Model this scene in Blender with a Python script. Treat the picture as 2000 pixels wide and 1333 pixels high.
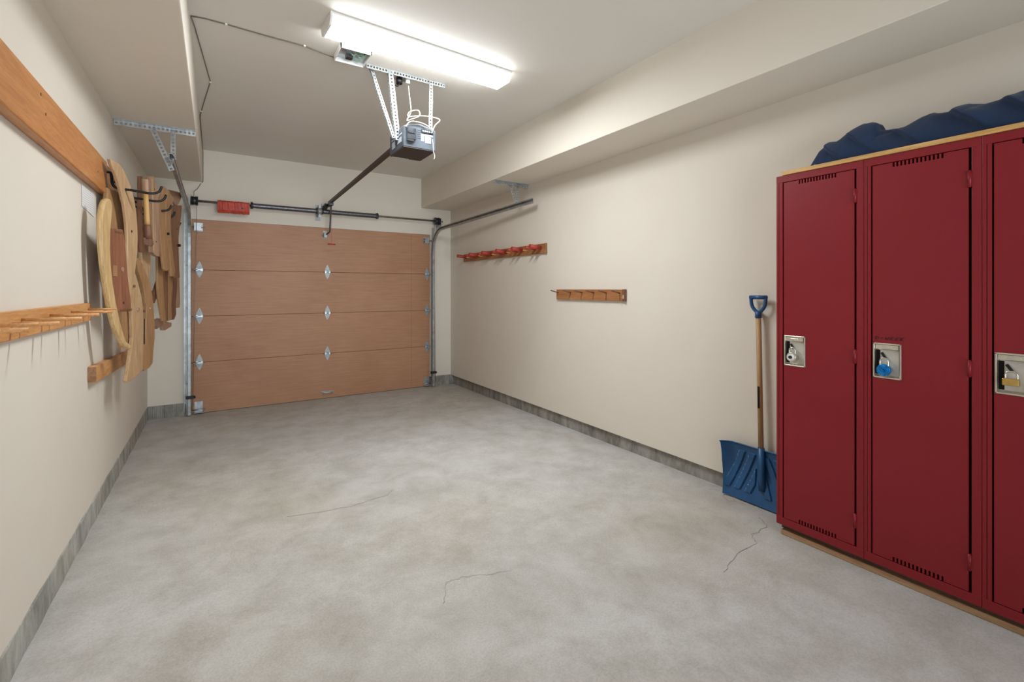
import bpy, bmesh, math, random
from mathutils import Vector, Matrix
random.seed(7)
C = bpy.context.scene.collection
sc = bpy.context.scene
for o in list(bpy.data.objects): bpy.data.objects.remove(o)

# ------------------------------------------------------------------ camera
H, YAW, F = 1.35, 0.5679, 908.4
cam_d = bpy.data.cameras.new('camera'); cam = bpy.data.objects.new('camera', cam_d); C.objects.link(cam)
cam.location = (0, 0, H); cam.rotation_euler = (math.pi/2, 0, -YAW)
cam_d.sensor_width = 36; cam_d.sensor_fit = 'HORIZONTAL'; cam_d.lens = F/2000*36
cam_d.shift_y = -(666.5-565.2)/2000
cam_d.clip_start = 0.02; cam_d.clip_end = 60
sc.camera = cam
sc.view_settings.view_transform = 'Standard'; sc.view_settings.look = 'None'
sc.view_settings.gamma = 1; sc.view_settings.use_curve_mapping = False
sc.view_settings.exposure = -0.03
# ------------------------------------------------------------------ world + lights
w = bpy.data.worlds.new('world'); sc.world = w; w.use_nodes = True
w.node_tree.nodes['Background'].inputs[0].default_value = (0.75, 0.85, 1, 1)
w.node_tree.nodes['Background'].inputs[1].default_value = 0.6
LAMP = 98.0
def area(name, loc, rot, sx, sy, energy, col):
    d = bpy.data.lights.new(name, 'AREA'); d.shape = 'RECTANGLE'; d.size = sx; d.size_y = sy
    d.energy = energy; d.color = col
    o = bpy.data.objects.new(name, d); C.objects.link(o); o.location = loc; o.rotation_euler = rot
    return o
# added fill light behind the camera, set at the opening made for it
area('added_rear_fill', (1.1, -1.68, 1.15), (math.radians(102), 0, 0), 2.4, 2.1, 44, (0.84, 0.93, 1.0)).data.spread = math.radians(95)

# ------------------------------------------------------------------ colours / materials
def lin(h):
    h = h.lstrip('#'); r = []
    for i in (0, 2, 4):
        v = int(h[i:i+2], 16)/255
        r.append(v/12.92 if v <= .04045 else ((v+.055)/1.055)**2.4)
    return (*r, 1)
def newmat(name, col, rough=.6, metal=0, spec=.5):
    m = bpy.data.materials.new(name); m.use_nodes = True
    b = m.node_tree.nodes['Principled BSDF']
    b.inputs['Base Color'].default_value = lin(col) if isinstance(col, str) else col
    b.inputs['Roughness'].default_value = rough; b.inputs['Metallic'].default_value = metal
    b.inputs['Specular IOR Level'].default_value = spec
    return m, m.node_tree, b
def coords(nt, scale=(1, 1, 1), rot=(0, 0, 0), obj=False):
    """world-like position: meshes keep world-aligned axes"""
    tc = nt.nodes.new('ShaderNodeTexCoord'); mp = nt.nodes.new('ShaderNodeMapping')
    mp.inputs['Scale'].default_value = scale; mp.inputs['Rotation'].default_value = rot
    nt.links.new(tc.outputs['Object'], mp.inputs['Vector'])
    return mp.outputs['Vector']
def noise(nt, vec, scale, detail=4, rough=.55, dist=0):
    n = nt.nodes.new('ShaderNodeTexNoise'); n.inputs['Scale'].default_value = scale
    n.inputs['Detail'].default_value = detail; n.inputs['Roughness'].default_value = rough
    n.inputs['Distortion'].default_value = dist
    nt.links.new(vec, n.inputs['Vector']); return n.outputs['Fac']
def ramp(nt, fac, stops):
    r = nt.nodes.new('ShaderNodeValToRGB'); nt.links.new(fac, r.inputs['Fac'])
    e = r.color_ramp.elements
    while len(e) < len(stops): e.new(.5)
    for i, (p, c) in enumerate(stops):
        e[i].position = p; e[i].color = lin(c) if isinstance(c, str) else c
    return r.outputs['Color']
def mix(nt, a, b, fac, mode='MIX'):
    m = nt.nodes.new('ShaderNodeMix'); m.data_type = 'RGBA'; m.blend_type = mode
    for sock, v in ((m.inputs[0], fac), (m.inputs[6], a), (m.inputs[7], b)):
        if isinstance(v, (int, float)): sock.default_value = v
        elif isinstance(v, tuple): sock.default_value = v
        else: nt.links.new(v, sock)
    return m.outputs[2]
def bump(nt, b, fac, strength=.2, dist=.01):
    n = nt.nodes.new('ShaderNodeBump'); n.inputs['Strength'].default_value = strength
    n.inputs['Distance'].default_value = dist
    nt.links.new(fac, n.inputs['Height']); nt.links.new(n.outputs['Normal'], b.inputs['Normal'])

def paint(name, col, col2):
    m, nt, b = newmat(name, col, .62, spec=.35)
    v = coords(nt)
    n = noise(nt, v, 1.3, 5, .6)
    nt.links.new(ramp(nt, n, [(.3, col), (.7, col2)]), b.inputs['Base Color'])
    bump(nt, b, noise(nt, v, 90, 3), .06, .004)
    return m
M_wall = paint('cream_wall_paint', '#d9d0c2', '#d6ccbe')
M_ceil = paint('ceiling_paint', '#dad4cb', '#d8d1c7')

def concrete(name, cols, patchy=.6, sx=1, sy=1):
    m, nt, b = newmat(name, cols[1], .72, spec=.3)
    v = coords(nt, (sx, sy, 1))
    n1 = noise(nt, v, .9, 8, .62, .3)
    c1 = ramp(nt, n1, [(.3, cols[0]), (.5, cols[1]), (.7, cols[2])])
    n2 = noise(nt, v, 4, 10, .68, .25)
    c2 = ramp(nt, n2, [(.32, cols[3]), (.62, '#ffffff')])
    c = mix(nt, c1, c2, patchy, 'MULTIPLY')
    n3 = noise(nt, v, 120, 4, .7)
    c = mix(nt, c, ramp(nt, n3, [(.3, '#cfcfcf'), (.6, '#ffffff')]), .5, 'MULTIPLY')
    n4 = noise(nt, v, .45, 4, .5)                        # tyre-worn warm patches
    c = mix(nt, c, ramp(nt, n4, [(.45, '#ffffff'), (.7, '#e4dccc')]), .8, 'MULTIPLY')
    nt.links.new(c, b.inputs['Base Color'])
    bump(nt, b, n3, .15, .004)
    return m
M_floor = concrete('floor_concrete', ['#bebbb6', '#c5c2bd', '#cbc8c3', '#cdc7bd'])
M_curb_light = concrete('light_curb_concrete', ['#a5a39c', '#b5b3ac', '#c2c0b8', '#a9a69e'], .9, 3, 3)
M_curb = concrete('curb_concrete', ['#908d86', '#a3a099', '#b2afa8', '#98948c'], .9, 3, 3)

def wood(name, dark, mid, light, axis='y', rough=.5, fine=1.0):
    m, nt, b = newmat(name, mid, rough, spec=.4)
    s = {'x': (1.2, 14, 14), 'y': (14, 1.2, 14), 'z': (14, 14, 1.2)}[axis]
    v = coords(nt, s)
    n1 = noise(nt, v, 1.6*fine, 6, .6, .8)
    c1 = ramp(nt, n1, [(.28, dark), (.5, mid), (.72, light)])
    n2 = noise(nt, v, 9*fine, 4, .6, .3)
    c = mix(nt, c1, ramp(nt, n2, [(.35, '#c9b8a0'), (.6, '#ffffff')]), .45, 'MULTIPLY')
    nt.links.new(c, b.inputs['Base Color']); bump(nt, b, n2, .08, .002)
    return m
M_board = wood('orange_board', '#b0713c', '#bd7f48', '#c88d57', 'y', .42)
M_board_dk = wood('brown_board', '#7c5638', '#8f6644', '#a1775a', 'y', .5)
M_rail_wood = wood('honey_pine', '#bd8149', '#cc935c', '#d8a26c', 'y', .45)
M_ply_top = wood('plywood_edge', '#c49556', '#d3a768', '#dcb67c', 'y', .6)
M_lumber = wood('lumber', '#9a7452', '#ab8663', '#bb9774', 'y', .7)
M_lumber_dk = wood('dark_lumber', '#4e4031', '#5f503e', '#6d5c48', 'y', .8)  # dark brown lumber for the upper board under the lockers
M_beech = wood('pale_beech', '#ac8b67', '#ba9873', '#c6a681', 'z', .5)
M_bow = wood('honey_bow_wood', '#b29263', '#c4a474', '#d0b286', 'z', .4)
M_tan = wood('tan_slat_wood', '#94704c', '#a57e58', '#b38b64', 'z', .5)
M_red = wood('reddish_plank', '#7a4c36', '#8d5b43', '#9d6a4e', 'z', .5)
M_walnut2 = wood('mid_brown_wood', '#6d4a34', '#7f5940', '#92694d', 'z', .5)
M_walnut = wood('walnut_brown', '#5e3e2c', '#734d37', '#835c45', 'z', .5)
M_grey_wood = wood('weathered_wood', '#8f6d55', '#a5836a', '#b69882', 'z', .6)
M_handle = wood('shovel_handle_wood', '#a88358', '#b8946a', '#c4a27a', 'z', .5)
M_rackR = wood('stained_rack', '#8a5a35', '#a06c42', '#ad7a50', 'y', .5)
M_door = None
def door_mat():
    m, nt, b = newmat('hardboard_door', '#a87c5a', .5, spec=.4)
    v = coords(nt, (1, 1, 1))
    n1 = noise(nt, v, 1.1, 6, .6, .4)
    c = ramp(nt, n1, [(.3, '#a97b5b'), (.5, '#b08364'), (.7, '#b68a6a')])
    v2 = coords(nt, (1.5, 1, 26)); n2 = noise(nt, v2, 2.2, 5, .6)
    c = mix(nt, c, ramp(nt, n2, [(.3, '#dccfc0'), (.65, '#ffffff')]), .5, 'MULTIPLY')
    nt.links.new(c, b.inputs['Base Color']); bump(nt, b, n2, .03, .002)
    return m
M_door = door_mat()
def metal(name, c1, c2, rough=.4, met=.85, sc_=18):
    m, nt, b = newmat(name, c1, rough, met)
    n = noise(nt, coords(nt), sc_, 5, .6)
    nt.links.new(ramp(nt, n, [(.35, c1), (.65, c2)]), b.inputs['Base Color'])
    return m
M_galv = metal('galvanised_steel', '#a4aaae', '#c4c9cb', .38)
M_galv_w = metal('bright_zinc', '#8f9394', '#a6a9a7', .45, .5)
M_dark_steel = metal('dark_steel', '#3a3b3e', '#55565a', .35, .8)
M_shaft = metal('shaft_steel', '#8c8984', '#a8a49c', .35, .8)
M_brown_metal = metal('dark_painted_rail', '#33261f', '#41312a', .45, .3)
M_nickel = metal('nickel_plate', '#c8c4b8', '#dcd8cc', .25, .9)
M_plate = metal('pale_recess_plate', '#bdb8ae', '#cfcac0', .45, .3)
M_opener = metal('grey_opener_casing', '#34393f', '#41474d', .5, .2)
M_brass = metal('brass', '#c9a55a', '#dcbd76', .3, .9)
M_black = newmat('black_plastic', '#141414', .45)[0]
M_blackm = metal('black_iron', '#141312', '#201e1c', .4, .3)
M_white = newmat('white_enamel', '#e6e6e2', .4)[0]
M_cord = newmat('white_cord', '#b9b4a4', .6)[0]
M_bell = newmat('taupe_wire', '#6f6455', .6)[0]
M_clip = newmat('white_clip', '#e2dccb', .5)[0]
def grimy(name, a, b_, c_, scale=12, rough=.5):
    m, nt, b = newmat(name, a, rough)
    n = noise(nt, coords(nt), scale, 6, .65, .5)
    nt.links.new(ramp(nt, n, [(.3, a), (.52, b_), (.75, c_)]), b.inputs['Base Color'])
    return m
M_redbox = grimy('worn_red_plastic', '#9c3526', '#b83e2a', '#d4644a', 14)
M_redpeg = grimy('red_painted_wood', '#8d2a1e', '#a8382a', '#b9563c', 14)
M_redhandle = newmat('red_release_handle', '#b5282a', .4)[0]
M_paper = None
def paper_mat():
    m, nt, b = newmat('printed_paper', '#dfdcd3', .8)
    wv = nt.nodes.new('ShaderNodeTexWave'); wv.inputs['Scale'].default_value = 26; wv.bands_direction = 'Z'
    wv.inputs['Distortion'].default_value = .6; wv.inputs['Detail'].default_value = 3
    nt.links.new(coords(nt, (1, 1, 1)), wv.inputs['Vector'])
    nt.links.new(ramp(nt, wv.outputs['Fac'], [(.2, '#c3c4c8'), (.35, '#dfdcd3')]), b.inputs['Base Color'])
    return m
M_paper = paper_mat()
def locker_mat():
    m, nt, b = newmat('maroon_enamel', '#711c22', .38, spec=.35)
    v = coords(nt)
    n = noise(nt, v, 2.0, 4)
    nt.links.new(ramp(nt, n, [(.3, '#7b161e'), (.7, '#811a22')]), b.inputs['Base Color'])
    bump(nt, b, noise(nt, v, 260, 2), .05, .002)
    return m
M_locker = locker_mat()
M_dark = newmat('dark_locker_interior', '#16090a', .8)[0]
M_ink = newmat('marker_ink', '#180507', .7)[0]
M_blue = grimy('blue_plastic', '#17456e', '#1c4f7d', '#235a88', 6, .38)
M_bluelock = metal('blue_anodised', '#0d63b8', '#2f9be6', .22, .75, 60)
def navy_mat():
    m, nt, b = newmat('navy_cloth', '#1a2c48', .85, spec=.2)
    v = coords(nt); n = noise(nt, v, 300, 3)
    nt.links.new(ramp(nt, n, [(.3, '#1a2b47'), (.7, '#223654')]), b.inputs['Base Color'])
    b.inputs['Sheen Weight'].default_value = .15
    bump(nt, b, n, .2, .002); return m
M_navy = navy_mat()
def emis(name, col, strength):
    m, nt, b = newmat(name, '#ffffff', .4)
    b.inputs['Emission Color'].default_value = col; b.inputs['Emission Strength'].default_value = strength
    return m
M_lens = emis('glowing_prismatic_lens', (.905, .965, 1.02, 1), LAMP)
M_end = emis('translucent_end_cap', (.95, .98, 1, 1), LAMP*.06)
M_lens_side = emis('lens_side_glow', (.95, .98, 1, 1), LAMP*.04)
M_lens_edge = emis('lens_edge_glow', (.92, .97, 1, 1), LAMP*.35)
M_track = metal('weathered_track_steel', '#9a9e9f', '#bbbfc0', .42)
M_spring = metal('oiled_spring_steel', '#57565a', '#6e6d70', .38, .8, 40)

# ------------------------------------------------------------------ mesh builder
class MB:
    def __init__(s): s.bm = bmesh.new(); s.smooth = []
    def box(s, x0, x1, y0, y1, z0, z1):
        vs = [s.bm.verts.new((x, y, z)) for x in (x0, x1) for y in (y0, y1) for z in (z0, z1)]
        for f in ((0,1,3,2),(4,6,7,5),(0,4,5,1),(2,3,7,6),(0,2,6,4),(1,5,7,3)):
            s.bm.faces.new([vs[i] for i in f])
        return s
    def bar(s, a, b, w, t, up=(0, 0, 1)):
        """rectangular bar from a to b, w across, t along 'up'"""
        a, b = Vector(a), Vector(b); d = (b-a).normalized(); u = Vector(up)
        side = d.cross(u)
        if side.length < 1e-5: side = d.cross(Vector((1, 0, 0)))
        side.normalize(); u = side.cross(d).normalized()
        vs = []
        for p in (a, b):
            for i, j in ((-1,-1),(1,-1),(1,1),(-1,1)): vs.append(s.bm.verts.new(p+side*i*w/2+u*j*t/2))
        for f in ((3,2,1,0),(4,5,6,7),(0,1,5,4),(1,2,6,5),(2,3,7,6),(3,0,4,7)):
            s.bm.faces.new([vs[i] for i in f])
        return s
    def prism(s, pts, ext):
        """pts: list of 3D points of a planar outline, extruded by vector ext"""
        e = Vector(ext); a = [s.bm.verts.new(p) for p in pts]; b = [s.bm.verts.new(Vector(p)+e) for p in pts]
        n = len(pts)
        s.bm.faces.new(list(reversed(a))); s.bm.faces.new(b)
        for i in range(n): s.bm.faces.new([a[i], a[(i+1) % n], b[(i+1) % n], b[i]])
        return s
    def tube(s, pts, r, n=10, closed=False):
        pts = [Vector(p) for p in pts]; rr = r if isinstance(r, (list, tuple)) else [r]*len(pts)
        rings = []; prev = None
        for i, p in enumerate(pts):
            if closed: d = pts[(i+1) % len(pts)]-pts[i-1]
            else: d = pts[min(i+1, len(pts)-1)]-pts[max(i-1, 0)]
            d.normalize()
            if prev is None:
                q = Vector((0, 0, 1)) if abs(d.z) < .9 else Vector((1, 0, 0)); prev = d.cross(q).normalized()
            else:
                prev = (prev-d*prev.dot(d)).normalized()
            q2 = d.cross(prev)
            rings.append([s.bm.verts.new(p+(prev*math.cos(t)+q2*math.sin(t))*rr[i]) for t in [2*math.pi*k/n for k in range(n)]])
        m = len(rings)
        for i in range(m if closed else m-1):
            A, B = rings[i], rings[(i+1) % m]
            for k in range(n):
                f = s.bm.faces.new([A[k], A[(k+1) % n], B[(k+1) % n], B[k]]); f.smooth = True
        if not closed:
            s.bm.faces.new(list(reversed(rings[0]))); s.bm.faces.new(rings[-1])
        return s
    def cyl(s, a, b, r, n=16): return s.tube([a, b], r, n)
    def perf(s, a, b, w, t, up, pitch=.025, hole=.5):
        """perforated flat strip: two rails with cross bars between real slots"""
        a, b = Vector(a), Vector(b); d = (b-a); L = d.length; d.normalize(); u = Vector(up).normalized()
        side = d.cross(u).normalized()
        k = .29
        s.bar(a+side*w*(.5-k/2), b+side*w*(.5-k/2), w*k, t, up)
        s.bar(a-side*w*(.5-k/2), b-side*w*(.5-k/2), w*k, t, up)
        n = max(2, int(L/pitch)); st = L/n
        for i in range(n+1):
            c = i*st; h0 = max(0, c-st*(1-hole)/2); h1 = min(L, c+st*(1-hole)/2)
            s.bar(a+d*h0, a+d*h1, w*(1-2*k)+.0004, t*.98, up)
        return s
    def angle(s, a, b, w, t, u1, u2, pitch=.025):
        """slotted angle iron: two legs, along u1 and u2 away from the corner line a-b"""
        u1 = Vector(u1).normalized(); u2 = Vector(u2).normalized(); a, b = Vector(a), Vector(b)
        s.perf(a+u1*w/2, b+u1*w/2, w, t, u2, pitch); s.perf(a+u2*w/2, b+u2*w/2, w, t, u1, pitch)
        return s
    def build(s, name, mat, parent=None, smooth=False, bevel=0, sub=0, label=None, auto=False):
        bmesh.ops.recalc_face_normals(s.bm, faces=s.bm.faces)
        off = WL.get(parent.name, Vector((0, 0, 0))) if parent else Vector((0, 0, 0))
        if off.length: bmesh.ops.translate(s.bm, verts=s.bm.verts, vec=-off)
        me = bpy.data.meshes.new(name); s.bm.to_mesh(me); s.bm.free()
        for m in (mat if isinstance(mat, list) else [mat]): me.materials.append(m)
        if smooth:
            for p in me.polygons: p.use_smooth = True
        o = bpy.data.objects.new(name, me); C.objects.link(o)
        WL[o.name] = off.copy()
        if parent: o.parent = parent
        if bevel:
            b = o.modifiers.new('bevel', 'BEVEL'); b.width = bevel; b.segments = 2; b.limit_method = 'ANGLE'
        if sub:
            b = o.modifiers.new('sub', 'SUBSURF'); b.levels = sub; b.render_levels = sub
        if label: o['label'] = label
        return o
WL = {}
def thing(name, label, cat, loc, group=None):
    o = bpy.data.objects.new(name, None); C.objects.link(o); o.location = loc; o.empty_display_size = .05
    WL[o.name] = Vector(loc); o['label'] = label; o['category'] = cat
    if group: o['group'] = group
    return o
def tag(o, label, cat, group=None):
    o['label'] = label; o['category'] = cat
    if group: o['group'] = group
    return o
def struct(o): o['kind'] = 'structure'; return o

# ------------------------------------------------------------------ room constants
XL, XR, YB, YF, ZC = -0.59, 2.836, 6.074, -1.7, 2.869
def fz(y): return 0.0057*(YB-y)                       # the slab falls towards the garage door
m = MB()
nx, ny = 10, 20
m.prism([(-.75, YF-.1, -.15), (-.75, YF-.1, fz(YF)), (-.75, YB+.25, fz(YB+.25)), (-.75, YB+.25, -.15)], (3.85, 0, 0))
floor = struct(m.build('floor', M_floor))
# curb strips (exposed foundation under the drywall)
def curb(name, x0, x1, y0, y1, rough_edge):
    m = MB()
    horizontal = (x1-x0) > (y1-y0)
    n = 60
    return m
def curb_run(name, p0, p1, depth_dir, depth, ztop):
    """a strip of concrete with a slightly wavering face and top"""
    m = MB(); n = 80; p0, p1 = Vector(p0), Vector(p1); dd = Vector(depth_dir)
    rows = []
    for i in range(n+1):
        t = i/n; p = p0.lerp(p1, t)
        j = .004*math.sin(i*1.7)+random.uniform(-.002, .002)
        prof = [p+Vector((0, 0, -.06)), p+dd*(-.002+j*.5)+Vector((0, 0, .02+fz(p.y))), p+dd*j*.6+Vector((0, 0, ztop+fz(p.y)-.012)),
                p+dd*(.012+j)+Vector((0, 0, ztop+fz(p.y))), p+dd*depth+Vector((0, 0, ztop+fz(p.y))), p+dd*depth+Vector((0, 0, -.06))]
        rows.append([m.bm.verts.new(q) for q in prof])
    for i in range(n):
        for k in range(6):
            m.bm.faces.new([rows[i][k], rows[i+1][k], rows[i+1][(k+1) % 6], rows[i][(k+1) % 6]])
    m.bm.faces.new(rows[0]); m.bm.faces.new(list(reversed(rows[-1])))
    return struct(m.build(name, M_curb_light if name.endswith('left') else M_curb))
CT = .135
curb_run('baseboard_left', (XL+.004, YF, 0), (XL+.004, YB+.01, 0), (-1, 0, 0), .12, CT)
curb_run('baseboard_right', (XR+.03, YF, 0), (XR+.03, YB+.01, 0), (1, 0, 0), .12, CT)
curb_run('baseboard_back', (XL-.02, YB-.006, 0), (-.24, YB-.006, 0), (0, 1, 0), .12, CT+.0)
curb_run('baseboard_back', (2.51, YB-.012, 0), (XR+.04, YB-.012, 0), (0, 1, 0), .12, CT)
# lump of mortar in the right corner
m = MB()
bmesh.ops.create_icosphere(m.bm, subdivisions=3, radius=.05, matrix=Matrix.Translation((XR+.005, YB-.02, .06)) @ Matrix.Diagonal((.7, .5, 1.3, 1)))
mort = m.build('mortar_lump', M_curb, None, smooth=True); struct(mort); mort.name = 'trim_4'
# walls
DB = .10                                                # drywall begins here above the slab
m = MB(); m.box(XL-.14, XL, YF-.1, YB+.1, DB+.03, 3.0); struct(m.build('wall_left', M_wall))
m = MB(); m.box(XR, XR+.14, YF-.1, YB+.1, DB+.03, 3.0); struct(m.build('wall_right', M_wall))
DX0, DX1, DZ = -.215, 2.52, 2.108
m = MB(); m.box(XL-.14, DX0, YB, YB+.14, CT-.002, 3.0); m.box(DX1, XR+.14, YB, YB+.14, CT-.002, 3.0)
m.box(DX0, DX1, YB, YB+.14, DZ, 3.0); struct(m.build('wall_back', M_wall))
# wall behind the camera; its doorway opening is added for the fill light
m = MB(); m.box(XL-.14, -.1, YF-.1, YF, 0, 3.0); m.box(2.3, XR+.14, YF-.1, YF, 0, 3.0); m.box(-.1, 2.3, YF-.1, YF, 2.2, 3.0)
struct(m.build('wall_front', M_wall))
m = MB(); m.box(XL-.14, XR+.14, YF-.1, YB+.14, ZC, ZC+.1); struct(m.build('ceiling', M_ceil))
# soffits
m = MB(); m.box(2.392, XR+.05, YF-.05, YB+.05, 2.468, ZC+.02); struct(m.build('trim_1', M_wall, bevel=.004))
m = MB(); m.box(XL-.05, -.119, YF-.05, YB+.05, 2.513, ZC+.02); struct(m.build('trim_2', M_wall, bevel=.006))
# darker joint between drywall and concrete
m = MB()
m.box(XL-.006, XL+.0015, 0.5, YB-.02, DB+.028, DB+.0305)
struct(m.build('trim_3', M_bell))
# floor marks: hairline cracks, red chalk marks and white scratches
def ribbon(name, pts, wd, mat, lab=None, jit=.008, n=6):
    m = MB(); P = []
    for i in range(len(pts)-1):
        a, b = pts[i], pts[i+1]
        for k in range(n):
            t = k/n; P.append((a[0]+(b[0]-a[0])*t+random.uniform(-jit, jit), a[1]+(b[1]-a[1])*t+random.uniform(-jit, jit)))
    P.append(pts[-1][:2])
    L, R = [], []
    for i, p in enumerate(P):
        q0, q1 = P[max(i-1, 0)], P[min(i+1, len(P)-1)]
        d = Vector((q1[0]-q0[0], q1[1]-q0[1])); d.normalize(); nrm = Vector((-d.y, d.x))
        ww = wd*(.4+random.random()*.8)
        for S, sg in ((L, 1), (R, -1)):
            x, y = p[0]+nrm.x*ww*sg/2, p[1]+nrm.y*ww*sg/2
            S.append(m.bm.verts.new((x, y, fz(y)+.0006)))
    for i in range(len(P)-1): m.bm.faces.new([L[i], L[i+1], R[i+1], R[i]])
    return m.build(name, mat, floor, label=lab)
M_crack = newmat('crack_shadow', '#857f76', .9)[0]
M_scr = newmat('white_scratch', '#d4d0c8', .8)[0]
M_redmark = newmat('red_chalk', '#a5806f', .9)[0]
ribbon('crack', [(2.66, 1.50), (2.60, 1.42), (2.441, 1.415), (2.38, 1.36), (2.2, 1.36), (2.0, 1.30)], .0035, M_crack, 'hairline crack running out from the lockers')
ribbon('crack', [(.80, 1.80), (.845, 1.863), (.88, 1.93), (.96, 1.925), (1.05, 1.89), (1.178, 1.847)], .002, M_crack)
ribbon('crack', [(.35, 3.0), (.7, 2.93), (.93, 2.97), (1.0, 3.03)], .004, M_crack)
ribbon('paint_mark', [(2.752, 1.895), (2.79, 1.875), (2.775, 1.845)], .004, M_redmark, 'faded red mark near the shovel', .001)
ribbon('paint_mark', [(2.79, 1.80), (2.74, 1.785), (2.70, 1.72), (2.735, 1.70), (2.79, 1.76)], .004, M_redmark, None, .001)
ribbon('paint_mark', [(2.735, 1.70), (2.74, 1.63)], .004, M_redmark, None, .001)
ribbon('scratch', [(1.66, .55), (1.50, .44)], .002, M_scr, None, .001)
ribbon('scratch', [(1.72, .72), (1.69, .50), (1.56, .45)], .0015, M_scr, None, .004)

# ------------------------------------------------------------------ garage door
PY = YB+.012                                            # inner face of the door panels
door = bpy.data.objects.new('door_1', None); C.objects.link(door); door.location = (1.17, PY, 0); WL['door_1'] = Vector((1.17, PY, 0)); door['kind'] = 'structure'
zs = [0.004, .555, 1.056, 1.56, 2.112]
for i in range(4):
    m = MB(); m.box(DX0+.0, DX1-.0, PY, PY+.035, zs[i]+(.0015 if i else 0), zs[i+1]-.0015)
    m.build('door_panel', M_door, door, bevel=.0015)
m = MB(); m.box(DX0-.02, DX1+.02, PY+.036, PY+.05, -.01, 2.12); m.build('seam_light_block', newmat('backing_brown', '#5c4330', .8)[0], door)  # added dark sheet, stops outside light showing through the panel seams
# thin vertical sheet joint on the right of every panel
m = MB(); m.box(2.255, 2.258, PY-.0008, PY+.001, .01, 2.105); m.build('sheet_joint', newmat('joint_line', '#8e6547', .6)[0], door)
m = MB(); m.box(DX0, DX1, PY+.001, PY+.03, -.02, .006); m.build('bottom_seal', M_black, door)
def leaf(cx, cz, w, h0, h1):
    out = []; n = 7                                     # pointed upper and lower leaves
    for q, sx, h, rng in ((0, 1, h1, range(0, n+1)), (1, -1, h1, range(n-1, -1, -1)), (2, -1, -h0, range(1, n+1)), (3, 1, -h0, range(n-1, 0, -1))):
        for k in rng:
            t = k/n; out.append((cx+sx*w*(1-t**1.6)+(sx*.002 if k == n else 0), cz+h*t))
    return out
def hinge(cx, cz, side):
    m = MB(); m.prism([(x, PY-.001, z) for x, z in leaf(cx, cz, .033, .088, .094)], (0, -.003, 0))
    for dz in (-.05, -.025, .03, .055): m.cyl((cx, PY-.003, cz+dz), (cx, PY-.008, cz+dz), .006, 8)
    h = m.build('hinge', M_galv_w, door)
    m = MB(); m.cyl((cx-.045, PY-.014, cz), (cx+.045, PY-.014, cz), .008, 10)
    m.box(cx-.032, cx-.012, PY-.022, PY-.003, cz-.012, cz+.014); m.box(cx+.012, cx+.032, PY-.022, PY-.003, cz-.012, cz+.014)
    m.build('hinge_knuckle', M_galv, h)
    if side:                                            # roller stem and wheel running in the track
        m = MB(); m.cyl((cx+side*.02, PY-.05, cz), (cx-side*-.0+side*.075, PY-.05, cz), .005, 8)
        m.box(cx-.014, cx+.014, PY-.058, PY-.003, cz-.007, cz+.007)
        m.build('roller_bracket', M_galv, h)
for cz in zs[1:4]:
    hinge(1.17, cz, 0); hinge(-.145, cz, -1); hinge(2.478, cz, 1)
for cx, sgn in ((-.15, -1), (2.475, 1)):
    m = MB(); m.box(cx-.045, cx+.035, PY-.005, PY, 1.98, 2.07); m.box(cx-.045, cx+.03, PY-.045, PY-.005, 1.985, 1.99)
    m.box(cx-.045, cx+.03, PY-.045, PY-.005, 2.045, 2.05); m.cyl((cx-.06, PY-.04, 2.02), (cx+.06, PY-.04, 2.02), .006, 8)
    m.box(cx-.04, cx+.02, PY-.05, PY-.04, 1.985, 2.05)
    m.build('top_bracket', M_galv, door)
    m = MB(); m.box(cx-.04, cx+.035, PY-.005, PY, .02, .13); m.box(cx-.04, cx+.045, PY-.05, PY, .016, .022)
    m.cyl((cx-.06, PY-.03, .045), (cx+.06, PY-.03, .045), .006, 8)
    m.build('corner_bracket', M_galv, door)
m = MB(); m.tube([(1.105, PY, .072), (1.115, PY-.03, .075), (1.14, PY-.035, .076), (1.2, PY-.035, .076), (1.225, PY-.03, .075), (1.235, PY, .072)], .007, 8)
m.box(1.10, 1.24, PY-.003, PY, .062, .088)
m.build('lift_handle', M_galv, door)

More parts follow.
